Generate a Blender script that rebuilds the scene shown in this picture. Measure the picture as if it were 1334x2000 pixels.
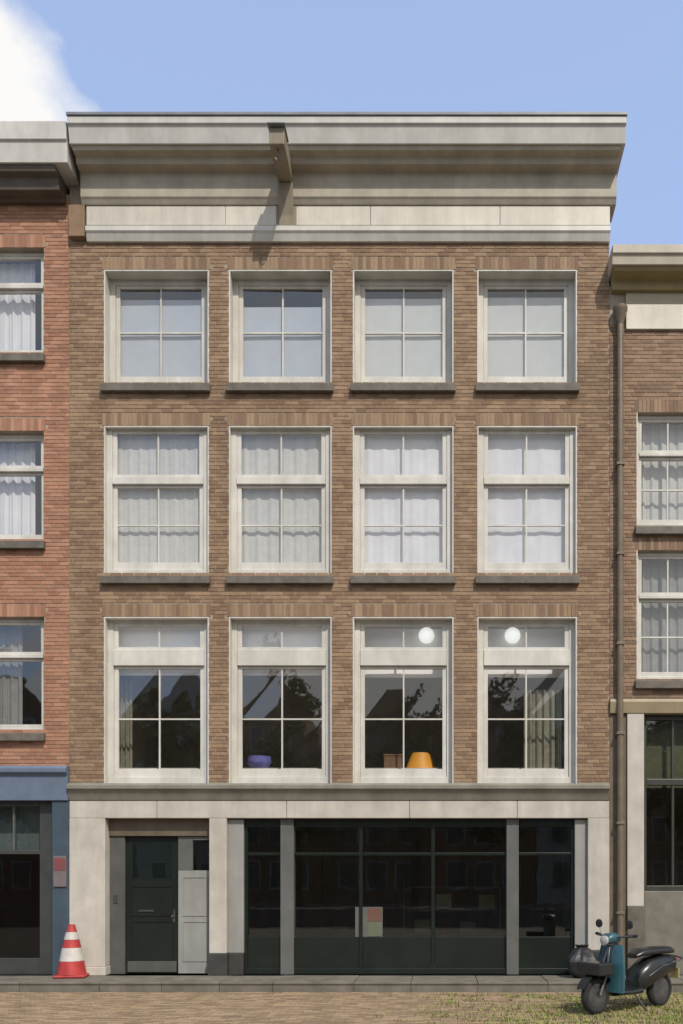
import bpy, bmesh, math, random
from mathutils import Vector, Matrix
random.seed(7)
for o in list(bpy.data.objects): bpy.data.objects.remove(o)
S = bpy.context.scene
COL = S.collection
R = math.radians
# ------------------------------------------------ camera
D = 14.0; CX = 1.61; CZ = 1.7; F = 1680.0          # distance to the facade, eye position, focal length in photo pixels
cam = bpy.data.cameras.new('camera'); co = bpy.data.objects.new('camera', cam); COL.objects.link(co)
co.location = (CX, -D, CZ); co.rotation_euler = (R(90), 0, 0)
cam.sensor_fit = 'HORIZONTAL'; cam.sensor_width = 36; cam.lens = 36 * F / 1334
cam.shift_x = (667 - 860) / 1334; cam.shift_y = (1719 - 1000) / 1334
cam.clip_end = 3000; cam.clip_start = 0.1
S.camera = co
# ------------------------------------------------ view
S.view_settings.view_transform = 'Standard'; S.view_settings.look = 'None'
S.view_settings.gamma = 1; S.view_settings.use_curve_mapping = False
S.view_settings.exposure = 0.58
# ------------------------------------------------ sun + sky
SUN_AZ = 27.0; SUN_EL = 49.0                       # azimuth to the right of the facade's normal
sd = Vector((math.sin(R(SUN_AZ)) * math.cos(R(SUN_EL)), -math.cos(R(SUN_AZ)) * math.cos(R(SUN_EL)), math.sin(R(SUN_EL))))
sl = bpy.data.lights.new('sun', 'SUN'); sl.energy = 2.4; sl.angle = R(0.6); sl.color = (1, .93, .83)
so = bpy.data.objects.new('sun', sl); COL.objects.link(so)
so.rotation_euler = sd.to_track_quat('Z', 'Y').to_euler(); so.location = (20, -20, 40)
W = bpy.data.worlds.new('World'); S.world = W; W.use_nodes = True
nt = W.node_tree; N = nt.nodes; L = nt.links
N.clear()
out = N.new('ShaderNodeOutputWorld'); bg = N.new('ShaderNodeBackground')
sky = N.new('ShaderNodeTexSky'); sky.sky_type = 'NISHITA'; sky.sun_disc = False
sky.sun_elevation = R(SUN_EL); sky.sun_rotation = R(180 - SUN_AZ)
sky.air_density = 1.0; sky.dust_density = 1.2; sky.ozone_density = 1.0
bg.inputs[1].default_value = 0.13
tc = N.new('ShaderNodeTexCoord')
def wmath(op, a, b=None, c=None):
    n = N.new('ShaderNodeMath'); n.operation = op
    for i, v in enumerate((a, b, c)):
        if v is None: continue
        if isinstance(v, (int, float)): n.inputs[i].default_value = v
        else: L.new(v, n.inputs[i])
    return n.outputs[0]
mp = N.new('ShaderNodeMapping'); mp.inputs['Scale'].default_value = (1, 1, 1.6); mp.inputs['Location'].default_value = (3.1, 1.7, .4)
L.new(tc.outputs['Generated'], mp.inputs[0])
nz = N.new('ShaderNodeTexNoise'); nz.inputs['Scale'].default_value = 3.2; nz.inputs['Detail'].default_value = 11; nz.inputs['Roughness'].default_value = .58
L.new(mp.outputs[0], nz.inputs[0])
# a cloud bank low over the left roofs, and cloud fields over the canal behind the camera
dt = N.new('ShaderNodeVectorMath'); dt.operation = 'DISTANCE'
nrm = N.new('ShaderNodeVectorMath'); nrm.operation = 'NORMALIZE'; L.new(tc.outputs['Generated'], nrm.inputs[0])
cd = Vector((-.575, 1, .865)).normalized()
L.new(nrm.outputs[0], dt.inputs[0]); dt.inputs[1].default_value = cd
blob = wmath('SUBTRACT', .50, wmath('MULTIPLY', dt.outputs['Value'], 3.5))
blob = wmath('MAXIMUM', blob, -0.2)
sep = N.new('ShaderNodeSeparateXYZ'); L.new(nrm.outputs[0], sep.inputs[0])
south = wmath('MULTIPLY_ADD', sep.outputs[1], -.22, wmath('MULTIPLY_ADD', sep.outputs[0], .22, .0))
south = wmath('MULTIPLY', south, wmath('LESS_THAN', sep.outputs[1], .0))
south = wmath('SUBTRACT', south, wmath('MULTIPLY', .12, wmath('GREATER_THAN', sep.outputs[1], .0)))
cov = wmath('ADD', nz.outputs['Fac'], wmath('MAXIMUM', blob, south))
cov = wmath('MULTIPLY', wmath('SUBTRACT', cov, .54), 7.0)
cl = N.new('ShaderNodeClamp'); L.new(cov, cl.inputs[0])
mx = N.new('ShaderNodeMix'); mx.data_type = 'RGBA'
L.new(cl.outputs[0], mx.inputs['Factor'])
hz = N.new('ShaderNodeMix'); hz.data_type = 'RGBA'; hz.inputs['Factor'].default_value = .36    # thin high haze over the whole sky
L.new(sky.outputs[0], hz.inputs[6]); hz.inputs[7].default_value = (3.8, 4.75, 7.2, 1)
L.new(hz.outputs[2], mx.inputs[6]); mx.inputs[7].default_value = (5.0, 4.95, 4.9, 1)
L.new(mx.outputs[2], bg.inputs[0]); L.new(bg.outputs[0], out.inputs[0])
# ------------------------------------------------ helpers
def X(px, y=0.0): return CX + (px - 860) / F * (D + y)     # photo column -> metres at depth y
def Z(py, y=0.0): return CZ + (1719 - py) / F * (D + y)
class MB:
    def __init__(s): s.v = []; s.f = []; s.t = []
    def quad(s, *p, t=.5):
        i = len(s.v); s.v += [tuple(q) for q in p]; s.f.append(tuple(range(i, i + len(p)))); s.t.append(t)
    def box(s, x0, x1, y0, y1, z0, z1, t=.5, skip=''):
        a = [(x0,y0,z0),(x1,y0,z0),(x1,y1,z0),(x0,y1,z0),(x0,y0,z1),(x1,y0,z1),(x1,y1,z1),(x0,y1,z1)]
        i = len(s.v); s.v += a
        F_ = {'d':(0,3,2,1),'u':(4,5,6,7),'f':(0,1,5,4),'r':(1,2,6,5),'b':(2,3,7,6),'l':(3,0,4,7)}
        for k, q in F_.items():
            if k in skip: continue
            s.f.append(tuple(i + j for j in q)); s.t.append(t)
        return s
    def ring(s, pts_a, pts_b):
        n = len(pts_a); i = len(s.v); s.v += [tuple(p) for p in pts_a] + [tuple(p) for p in pts_b]
        for k in range(n):
            s.f.append((i+k, i+(k+1)%n, i+n+(k+1)%n, i+n+k)); s.t.append(.5)
    def lathe(s, prof, c=(0,0,0), n=24, axis='z'):
        rings = []
        for r, h in prof:
            pts = []
            for k in range(n):
                a = 2*math.pi*k/n; u, v = r*math.cos(a), r*math.sin(a)
                p = (u,v,h) if axis == 'z' else ((u,h,v) if axis == 'y' else (h,u,v))
                pts.append((p[0]+c[0], p[1]+c[1], p[2]+c[2]))
            rings.append(pts)
        i = len(s.v)
        for r_ in rings: s.v += r_
        for a in range(len(rings)-1):
            for k in range(n):
                s.f.append((i+a*n+k, i+a*n+(k+1)%n, i+(a+1)*n+(k+1)%n, i+(a+1)*n+k)); s.t.append(.5)
        s.f.append(tuple(i+k for k in range(n-1,-1,-1))); s.t.append(.5)
        s.f.append(tuple(i+(len(rings)-1)*n+k for k in range(n))); s.t.append(.5)
        return s
    def tube(s, pts, r, n=10):
        pts = [Vector(p) for p in pts]; rings = []
        for j, p in enumerate(pts):
            d = (pts[min(j+1,len(pts)-1)] - pts[max(j-1,0)]).normalized()
            u = d.cross(Vector((0,0,1)) if abs(d.z) < .9 else Vector((1,0,0))).normalized(); w = d.cross(u)
            rr = r[j] if isinstance(r, (list,tuple)) else r
            rings.append([p + (u*math.cos(2*math.pi*k/n) + w*math.sin(2*math.pi*k/n))*rr for k in range(n)])
        i = len(s.v)
        for q in rings: s.v += [tuple(p) for p in q]
        for a in range(len(rings)-1):
            for k in range(n):
                s.f.append((i+a*n+k, i+a*n+(k+1)%n, i+(a+1)*n+(k+1)%n, i+(a+1)*n+k)); s.t.append(.5)
        s.f.append(tuple(i+k for k in range(n))); s.t.append(.5)
        s.f.append(tuple(i+(len(rings)-1)*n+k for k in range(n))); s.t.append(.5)
        return s
    def extr(s, prof, y0, y1):
        """closed (x,z) outline swept in y"""
        n = len(prof); i = len(s.v)
        s.v += [(x,y0,z) for x,z in prof] + [(x,y1,z) for x,z in prof]
        for k in range(n): s.f.append((i+k, i+(k+1)%n, i+n+(k+1)%n, i+n+k)); s.t.append(.5)
        s.f.append(tuple(i+k for k in range(n))); s.f.append(tuple(i+n+k for k in range(n-1,-1,-1))); s.t += [.5,.5]
        return s
    def prof_x(s, prof, x0, x1):
        """closed (y,z) outline swept in x"""
        n = len(prof); i = len(s.v)
        s.v += [(x0,y,z) for y,z in prof] + [(x1,y,z) for y,z in prof]
        for k in range(n): s.f.append((i+k, i+(k+1)%n, i+n+(k+1)%n, i+n+k)); s.t.append(.5)
        s.f.append(tuple(i+k for k in range(n))); s.f.append(tuple(i+n+k for k in range(n-1,-1,-1))); s.t += [.5,.5]
        return s
    def build(s, name, mat, parent=None, bevel=0, smooth=False, fix=True):
        me = bpy.data.meshes.new(name); me.from_pydata(s.v, [], s.f)
        at = me.attributes.new('tone', 'FLOAT', 'FACE'); at.data.foreach_set('value', s.t)
        if fix:
            bm = bmesh.new(); bm.from_mesh(me); bmesh.ops.recalc_face_normals(bm, faces=bm.faces); bm.to_mesh(me); bm.free()
        if smooth: me.polygons.foreach_set('use_smooth', [True]*len(me.polygons))
        me.materials.append(mat)
        o = bpy.data.objects.new(name, me); COL.objects.link(o)
        if parent: o.parent = parent
        if bevel:
            b = o.modifiers.new('bevel', 'BEVEL'); b.width = bevel; b.segments = 2; b.limit_method = 'ANGLE'; b.angle_limit = R(40)
        if smooth:
            e = o.modifiers.new('edges', 'EDGE_SPLIT'); e.split_angle = R(38)
        return o
def tag(o, label, cat, group=None, kind=None):
    if label: o['label'] = label
    if cat: o['category'] = cat
    if group: o['group'] = group
    if kind: o['kind'] = kind
    return o
def empty(name, loc=(0,0,0), rz=0):
    o = bpy.data.objects.new(name, None); COL.objects.link(o); o.location = loc; o.rotation_euler = (0,0,rz); return o
# ------------------------------------------------ materials
def mat(name, c1, c2=None, scale=4, rough=.6, bump=.0, bscale=60, metal=0, c3=None, tone=False, streak=0, spec=.5, detail=6, dirt=0):
    m = bpy.data.materials.new(name); m.use_nodes = True
    n = m.node_tree.nodes; l = m.node_tree.links; p = n['Principled BSDF']
    tcn = n.new('ShaderNodeTexCoord')
    no = n.new('ShaderNodeTexNoise'); no.inputs['Scale'].default_value = scale; no.inputs['Detail'].default_value = detail; no.inputs['Roughness'].default_value = .62
    if streak:
        mpn = n.new('ShaderNodeMapping'); mpn.inputs['Scale'].default_value = (1, 1, streak); l.new(tcn.outputs['Object'], mpn.inputs[0]); l.new(mpn.outputs[0], no.inputs[0])
    else: l.new(tcn.outputs['Object'], no.inputs[0])
    rp = n.new('ShaderNodeValToRGB'); e = rp.color_ramp.elements
    c2 = c2 or tuple(v*.8 for v in c1)
    e[0].position = .3; e[0].color = (*c2, 1); e[1].position = .7; e[1].color = (*c1, 1)
    if c3: x = e.new(.5); x.color = (*c3, 1)
    if tone:
        at = n.new('ShaderNodeAttribute'); at.attribute_name = 'tone'
        a = n.new('ShaderNodeMath'); a.operation = 'MULTIPLY_ADD'; l.new(no.outputs['Fac'], a.inputs[0]); a.inputs[1].default_value = .45
        b = n.new('ShaderNodeMath'); b.operation = 'MULTIPLY_ADD'; l.new(at.outputs['Fac'], b.inputs[0]); b.inputs[1].default_value = .65; b.inputs[2].default_value = -.05
        l.new(b.outputs[0], a.inputs[2]); l.new(a.outputs[0], rp.inputs[0])
    else: l.new(no.outputs['Fac'], rp.inputs[0])
    col = rp.outputs[0]
    if dirt:
        n2 = n.new('ShaderNodeTexNoise'); n2.inputs['Scale'].default_value = .9; n2.inputs['Detail'].default_value = 8; n2.inputs['Roughness'].default_value = .7
        mp2 = n.new('ShaderNodeMapping'); mp2.inputs['Scale'].default_value = (2.6, 2.6, .40); l.new(tcn.outputs['Object'], mp2.inputs[0]); l.new(mp2.outputs[0], n2.inputs[0])
        r2 = n.new('ShaderNodeValToRGB'); r2.color_ramp.elements[0].position = .38; r2.color_ramp.elements[1].position = .68
        r2.color_ramp.elements[0].color = (1-dirt, 1-dirt, 1-dirt*1.08, 1); r2.color_ramp.elements[1].color = (1,1,1,1)
        l.new(n2.outputs['Fac'], r2.inputs[0])
        mm = n.new('ShaderNodeMix'); mm.data_type = 'RGBA'; mm.blend_type = 'MULTIPLY'; mm.inputs['Factor'].default_value = 1
        l.new(col, mm.inputs[6]); l.new(r2.outputs[0], mm.inputs[7]); col = mm.outputs[2]
    l.new(col, p.inputs['Base Color'])
    p.inputs['Roughness'].default_value = rough; p.inputs['Metallic'].default_value = metal; p.inputs['Specular IOR Level'].default_value = spec
    if bump:
        n3 = n.new('ShaderNodeTexNoise'); n3.inputs['Scale'].default_value = bscale; n3.inputs['Detail'].default_value = 5; l.new(tcn.outputs['Object'], n3.inputs[0])
        bp = n.new('ShaderNodeBump'); bp.inputs['Strength'].default_value = bump; bp.inputs['Distance'].default_value = .004
        l.new(n3.outputs['Fac'], bp.inputs['Height']); l.new(bp.outputs[0], p.inputs['Normal'])
    return m
def glass(name, tint=(1,1,1), refl=2.6, wav=.06, body=None, bodyf=0):
    m = bpy.data.materials.new(name); m.use_nodes = True
    n = m.node_tree.nodes; l = m.node_tree.links; n.clear()
    o = n.new('ShaderNodeOutputMaterial'); g = n.new('ShaderNodeBsdfGlossy'); g.inputs['Roughness'].default_value = .015; g.inputs[0].default_value = (.95,.97,1,1)
    t = n.new('ShaderNodeBsdfTransparent'); t.inputs[0].default_value = (*tint, 1)
    fr = n.new('ShaderNodeLayerWeight'); fr.inputs[0].default_value = .5          # Schlick's law, the same from both sides of the pane
    pw = n.new('ShaderNodeMath'); pw.operation = 'POWER'; pw.inputs[1].default_value = 5; l.new(fr.outputs['Facing'], pw.inputs[0])
    ml = n.new('ShaderNodeMath'); ml.operation = 'MULTIPLY_ADD'; ml.use_clamp = True; ml.inputs[1].default_value = .9; ml.inputs[2].default_value = .04*refl; l.new(pw.outputs[0], ml.inputs[0])
    mxs = n.new('ShaderNodeMixShader'); l.new(ml.outputs[0], mxs.inputs[0]); l.new(t.outputs[0], mxs.inputs[1]); l.new(g.outputs[0], mxs.inputs[2])
    tcn = n.new('ShaderNodeTexCoord'); no = n.new('ShaderNodeTexNoise'); no.inputs['Scale'].default_value = 1.7; no.inputs['Detail'].default_value = 2; l.new(tcn.outputs['Object'], no.inputs[0])
    bp = n.new('ShaderNodeBump'); bp.inputs['Strength'].default_value = wav; bp.inputs['Distance'].default_value = .05
    l.new(no.outputs['Fac'], bp.inputs['Height']); l.new(bp.outputs[0], g.inputs['Normal'])
    l.new(mxs.outputs[0], o.inputs[0])
    return m
def emis(name, c, s):
    m = bpy.data.materials.new(name); m.use_nodes = True; p = m.node_tree.nodes['Principled BSDF']
    p.inputs['Base Color'].default_value = (*c,1); p.inputs['Emission Color'].default_value = (*c,1); p.inputs['Emission Strength'].default_value = s; return m
M = {}
M['brick'] = mat('brown brick', (.375,.25,.155), (.245,.15,.092), 9, .85, .5, 90, c3=(.305,.197,.122), tone=True, dirt=.30)
M['brick_red'] = mat('red brick', (.47,.245,.155), (.33,.16,.10), 9, .85, .5, 90, c3=(.40,.20,.125), tone=True, dirt=.24)
M['brick_tan'] = mat('tan brown brick', (.36,.235,.155), (.22,.14,.09), 9, .85, .5, 90, c3=(.29,.185,.12), tone=True, dirt=.28)
M['mortar'] = mat('mortar', (.42,.36,.28), (.28,.23,.18), 6, .95, .4, 120, dirt=.2)
M['white'] = mat('cream white paint', (.68,.66,.61), (.57,.55,.50), 3.5, .5, .25, 45, dirt=.24)
M['frieze'] = mat('weathered white frieze paint', (.70,.66,.575), (.55,.51,.44), 1.6, .5, .2, 40, dirt=.25)
M['stonewhite'] = mat('pale plastered stone', (.60,.56,.50), (.46,.43,.38), 2.5, .75, .3, 50, dirt=.22)
M['bluestone'] = mat('weathered bluestone', (.17,.155,.13), (.095,.085,.07), 5, .75, .4, 60, dirt=.25)
M['sill'] = mat('dark hardstone sill', (.16,.14,.115), (.085,.075,.06), 7, .7, .4, 60)
M['soffit_shade'] = mat('grey brown moulding and shade', (.44,.395,.31), (.33,.295,.235), 3, .6, .2, 30, dirt=.2)  # grey brown also carries the cornice's shade on the white frieze
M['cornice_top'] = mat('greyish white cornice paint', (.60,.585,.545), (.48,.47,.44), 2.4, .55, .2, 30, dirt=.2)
M['wood'] = mat('weathered beam wood', (.28,.235,.165), (.18,.15,.105), 6, .7, .4, 40, streak=.2)
M['greendark'] = mat('very dark green paint', (.014,.020,.017), (.009,.013,.011), 3, .28, .1, 30)
M['greypaint'] = mat('mid grey paint', (.15,.155,.145), (.11,.115,.108), 3, .4, .15, 30, dirt=.2)
M['greypanel'] = mat('light grey panel paint', (.34,.34,.32), (.27,.27,.255), 2.4, .45, .15, 30, dirt=.2)
M['brownhead'] = mat('brown header board', (.15,.12,.08), (.09,.07,.048), 4, .5, .2, 30)
M['bluepaint'] = mat('slate blue paint', (.17,.22,.31), (.13,.17,.24), 2.5, .4, .15, 30, dirt=.2)
M['bluedark'] = mat('dark slate blue paint', (.07,.105,.14), (.05,.075,.10), 2.5, .4, .15, 30, dirt=.2)
M['room'] = mat('interior plaster', (.50,.47,.40), (.40,.375,.32), 2, .9)
M['roomdark'] = mat('dark interior', (.40,.42,.37), (.28,.30,.26), 2, .9)
M['blind'] = mat('white blind standing for reflection', (.86,.86,.84), (.80,.80,.78), 3, .8)
M['blindsky'] = mat('blind with sky reflection tint', (.36,.40,.45), (.32,.355,.40), 3, .8)  # blue of the mirrored sky put into the blind's colour
M['blindgrey'] = mat('pale grey blind', (.45,.475,.475), (.40,.425,.43), 3, .8)
M['voile'] = mat('white voile', (.60,.61,.64), (.52,.53,.56), 3, .8)
M['boxwood'] = mat('brown box wood', (.16,.085,.035), (.10,.05,.02), 8, .6)
M['greynet'] = mat('grey net curtain', (.24,.245,.235), (.18,.185,.18), 8, .9)
M['net'] = mat('off white net curtain', (.46,.465,.45), (.39,.395,.38), 8, .9)
M['olive'] = mat('olive curtain', (.22,.21,.15), (.15,.145,.10), 10, .9)
M['jambdark'] = mat('dark grey jamb paint', (.105,.108,.10), (.075,.078,.072), 3, .5, .15, 30, dirt=.2)
M['plinthdark'] = mat('near black plinth stone', (.06,.057,.052), (.035,.034,.031), 4, .6, .3, 50, dirt=.2)
M['glass'] = glass('window glass', refl=2.8, wav=.02)
M['glassdark'] = glass('shop glass', (.82,.84,.81), 1.6, .02)
M['lead'] = mat('roof lead', (.22,.235,.26), (.15,.16,.18), 3, .45, .2, 20)
M['metal'] = mat('dull metal', (.18,.18,.18), (.10,.10,.10), 8, .4, .1, 40, metal=.8)
M['pipe'] = mat('brown drainpipe paint', (.18,.14,.095), (.115,.09,.06), 5, .45, .2, 30)
M['tile'] = mat('roof tile', (.20,.10,.06), (.10,.055,.04), 6, .8, .4, 40)
# ------------------------------------------------ ground
g = MB(); g.box(-60, 60, -16, 14, -.4, -.012); street = g.build('street', mat('sandy street bed', (.22,.18,.13), (.14,.115,.085), 5, .95, .5, 60)); street['kind'] = 'structure'
g = MB(); g.box(-60, 60, -36, -16, -2.4, -1.4); water = g.build('canal_water', mat('canal water', (.02,.028,.02), (.014,.02,.015), .5, .04, .7, 1.2)); water['kind'] = 'structure'
g = MB(); g.box(-60, 60, -62, -36, -2.4, 0); q = g.build('far_quay', mat('far quay paving', (.20,.16,.13), (.14,.11,.09), 3, .9)); q['kind'] = 'structure'
g = MB(); g.box(-60, 60, -16.4, -16.003, -2.4, .0); q = g.build('quay_wall', M['bluestone']); q['kind'] = 'structure'
g = MB(); g.quad((-600,-900,-2.5),(600,-900,-2.5),(600,900,-2.5),(-600,900,-2.5)); q = g.build('ground', mat('distant ground', (.10,.10,.07), (.07,.07,.05), .1, .95)); q['kind'] = 'structure'
# clinker paving: joined, each clinker its own block (under 10 px each in the photo)
Mpav = mat('street clinker', (.37,.265,.16), (.235,.165,.10), 10, .8, .5, 90, c3=(.30,.213,.13), tone=True, dirt=.18)
nn = Mpav.node_tree
g = MB(); rr = random.Random(3)
y = -.96; row = 0
while y > -6.2:
    x = -6.6 - (.105 if row % 2 else 0)
    dd = .072
    while x < 6.6:
        h = rr.uniform(-.004, .004)
        g.box(x, x+.2, y-dd+.008, y, -.03, h, t=rr.random(), skip='d'); x += .208
    y -= dd; row += 1
pv = g.build('paving', Mpav, fix=False); pv['kind'] = 'stuff'; pv['label'] = 'tan street clinkers laid in long courses in front of the houses'; pv['category'] = 'paving'
# stoop slabs along the facades: a row of bluestone slabs, each a part
pave = MB().box(-8, 8, -.9, 0, -.02, .11).build('pavement', M['bluestone']); pave['kind'] = 'structure'
Mslab = mat('worn stone slab', (.21,.19,.155), (.125,.115,.092), 4, .75, .4, 50, dirt=.25)
xx = -7.8; k = 0
while xx < 7.6:
    w = rr.uniform(.75, 1.25)
    MB().box(xx+.004, xx+w-.004, -.94, -.015, .113, .15 + rr.uniform(-.003,.003)).build('slab', Mslab, pave, bevel=.008)
    MB().box(xx+.004, xx+w-.004, -.925, -.902, -.02, .112).build('riser', Mslab, pave)
    xx += w
# ------------------------------------------------ masonry
def wall_mesh(x0, x1, z0, z1, holes, y0=0, y1=.32):
    xs = sorted({x0, x1, *[v for h in holes for v in h[:2] if x0 < v < x1]}); zs = sorted({z0, z1, *[v for h in holes for v in h[2:] if z0 < v < z1]})
    fill = {}
    for i in range(len(xs)-1):
        for j in range(len(zs)-1):
            cx, cz = (xs[i]+xs[i+1])/2, (zs[j]+zs[j+1])/2
            fill[i,j] = not any(h[0] < cx < h[1] and h[2] < cz < h[3] for h in holes)
    g = MB()
    for (i,j), f in fill.items():
        if not f: continue
        a, b, c, d = xs[i], xs[i+1], zs[j], zs[j+1]
        g.quad((a,y0,c),(b,y0,c),(b,y0,d),(a,y0,d)); g.quad((a,y1,c),(a,y1,d),(b,y1,d),(b,y1,c))
        if not fill.get((i-1,j)): g.quad((a,y0,c),(a,y0,d),(a,y1,d),(a,y1,c))
        if not fill.get((i+1,j)): g.quad((b,y0,c),(b,y1,c),(b,y1,d),(b,y0,d))
        if not fill.get((i,j-1)): g.quad((a,y0,c),(a,y1,c),(b,y1,c),(b,y0,c))
        if not fill.get((i,j+1)): g.quad((a,y0,d),(b,y0,d),(b,y1,d),(a,y1,d))
    return g
def bricks(parent, x0, x1, z0, z1, holes, m, seed=1, lintels=True, visible=None, nind=290):
    r = random.Random(seed); CH = .062; BL = .198
    lst = []
    blk = [tuple(h) for h in holes]
    if lintels:
        for h in holes:
            if h[3] < z1 - .3 and h[1]-h[0] < 2.2:
                blk.append((h[0]-.03, h[1]+.03, h[3], h[3]+.215))
                n = int((h[1]-h[0]+.06)/.062); w = (h[1]-h[0]+.06)/n; c = (h[0]+h[1])/2
                for i in range(n):
                    a = h[0]-.03+i*w
                    lst.append((a+.004, a+w-.005, h[3]+.004, h[3]+.208, r.random()))
    z = z0; row = 0
    while z + CH <= z1 + .001:
        zm = z + CH/2; ints = [(x0, x1)]
        for h in blk:
            if h[2] < zm < h[3]:
                ni = []
                for a, b in ints:
                    if h[1] <= a or h[0] >= b: ni.append((a,b)); continue
                    if h[0] > a: ni.append((a, h[0]))
                    if h[1] < b: ni.append((h[1], b))
                ints = ni
        off = (row % 2)*BL/2 + (BL/4 if row % 4 > 1 else 0)
        for a, b in ints:
            k = math.floor((a - x0 - off)/BL); p = x0 + off + k*BL
            while p < b:
                s_, e_ = max(p+.007, a), min(p+BL-.007, b)
                if e_ - s_ > .03: lst.append((s_, e_, z+.005, z+CH-.005, r.betavariate(2.2,2.2)))
                p += BL
        z += CH; row += 1
    # the ones that show largest (nearest the camera, whole stretchers) are separate parts
    cen = Vector((CX, CZ))
    order = sorted(range(len(lst)), key=lambda i: (lst[i][1]-lst[i][0] < .18, (lst[i][0]-CX)**2 + (lst[i][2]-CZ)**2))
    vis = [i for i in order if (visible is None or (visible[0] < lst[i][0] and lst[i][1] < visible[1]))]
    single = {i for i in vis[:nind] if lst[i][1]-lst[i][0] > .18}
    g = MB()
    for i, (a, b, c, d, t) in enumerate(lst):
        if i in single: continue
        g.box(a, b, -.006 - r.uniform(0,.003), .012, c, d, t=t, skip='b')
    o = g.build('brickwork', m, parent, fix=False); o['kind'] = 'stuff'
    meshes = []
    for k in range(10):
        q = MB().box(0, BL-.014, -.008, .012, 0, CH-.01, t=.12+.076*k, skip='b').build('brick', m, parent, fix=False); meshes.append(q)
    rest = list(single)
    for j, i in enumerate(rest):
        q = meshes[j] if j < 10 else bpy.data.objects.new('brick', meshes[r.randrange(10)].data)
        if j >= 10: COL.objects.link(q); q.parent = parent
        a, b, c, d, t = lst[i]; q.location = (a, r.uniform(-.001,.001), c)
def window(parent, x0, x1, z0, z1, rows=(.30,), cols=2, yd=.13, low_rows=2, fm='white', gm='glass', sill=True, fw=.055, transom=.07, upper_rows=1, sw=.045, botr=.075, fb=None, zt=None, ft=None):
    """a sash window in the opening x0..x1, z0..z1: returns the frame; sub-parts are panes, muntins, sashes, sill"""
    fm = M[fm]; g = MB(); y0, y1 = yd, yd+.10; fb = fb or fw; ft = ft or fw
    g.box(x0, x0+fw, y0, y1, z0, z1).box(x1-fw, x1, y0, y1, z0, z1)
    g.box(x0+fw, x1-fw, y0, y1, z1-ft, z1).box(x0+fw, x1-fw, y0, y1, z0, z0+fb)
    w = g.build('window', fm, parent, bevel=.006)
    a, b, c, d = x0+fw+.002, x1-fw-.002, z0+fb+.002, z1-ft-.002
    if rows:
        zt = zt or d - rows[0]*(d-c)
        MB().box(a, b, y0-.018, y1, zt-transom/2, zt+transom/2).build('transom', fm, w, bevel=.006)
        sash = [(zt+transom/2+.002, d, upper_rows, y0+.012), (c, zt-transom/2-.002, low_rows, y0+.03)]
    else: sash = [(c, d, low_rows, y0+.02)]
    for (s0, s1, nr, ys) in sash:
        g = MB()
        bot = botr if s0 == c else .045
        g.box(a, a+sw, ys, ys+.045, s0, s1).box(b-sw, b, ys, ys+.045, s0, s1).box(a+sw, b-sw, ys, ys+.045, s1-.045, s1).box(a+sw, b-sw, ys, ys+.045, s0, s0+bot)
        g.build('sash', fm, w, bevel=.004)
        ia, ib, ic, id_ = a+sw, b-sw, s0+bot, s1-.045
        mw = .024
        cw = (ib-ia-(cols-1)*mw)/cols; rh = (id_-ic-(nr-1)*mw)/nr
        for i in range(1, cols): MB().box(ia+i*cw+(i-1)*mw, ia+i*cw+i*mw, ys+.006, ys+.04, ic, id_).build('muntin', fm, w)
        for j in range(1, nr):
            for i in range(cols): MB().box(ia+i*(cw+mw), ia+i*(cw+mw)+cw, ys+.008, ys+.038, ic+j*rh+(j-1)*mw, ic+j*(rh+mw)).build('muntin', fm, w)
        for i in range(cols):
            for j in range(nr):
                px0, pz0 = ia+i*(cw+mw), ic+j*(rh+mw); tl = random.uniform(-.004,.004); tk = random.uniform(-.005,.005)
                q = MB(); yy = ys+.022
                q.quad((px0,yy+tl,pz0),(px0+cw,yy-tl+tk,pz0),(px0+cw,yy-tl-tk,pz0+rh),(px0,yy+tl,pz0+rh))
                q.build('pane', M[gm], w, fix=False)
    if sill:
        g = MB(); g.prof_x([(-.09,z0-.17),(-.09,z0-.05),(yd+.0,z0-.003),(yd+.0,z0-.17)], x0-.03, x1+.03)
        g.build('sill', M['sill'], w, bevel=.006)
    return w
def rooms(parent, x0, x1, levels, m='room', depth=4.5):
    for (a, b) in levels:
        g = MB(); g.box(x0+.1, x1-.1, .34, depth, a, b, skip='f'); g.build('room', M[m], parent, fix=False)
def cloth(name, m, parent, x0, x1, z0, z1, y, amp=.02, waves=9):
    g = MB(); n = waves*8
    pr = [(x0+(x1-x0)*i/n, y + amp*math.sin(i/n*waves*2*math.pi) + amp*.5*math.sin(i*1.7)) for i in range(n+1)]
    for i in range(n):
        (a, ya), (b, yb) = pr[i], pr[i+1]
        g.quad((a,ya,z0),(b,yb,z0),(b,yb,z1),(a,ya,z1)); g.quad((a,ya+.006,z0),(a,ya+.006,z1),(b,yb+.006,z1),(b,yb+.006,z0))
    return g.build(name, m, parent, fix=False)
def cornice(parent, x0, x1, prof, m, name='cornice'):
    return MB().prof_x(prof, x0, x1).build(name, m, parent, bevel=.006)
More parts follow.
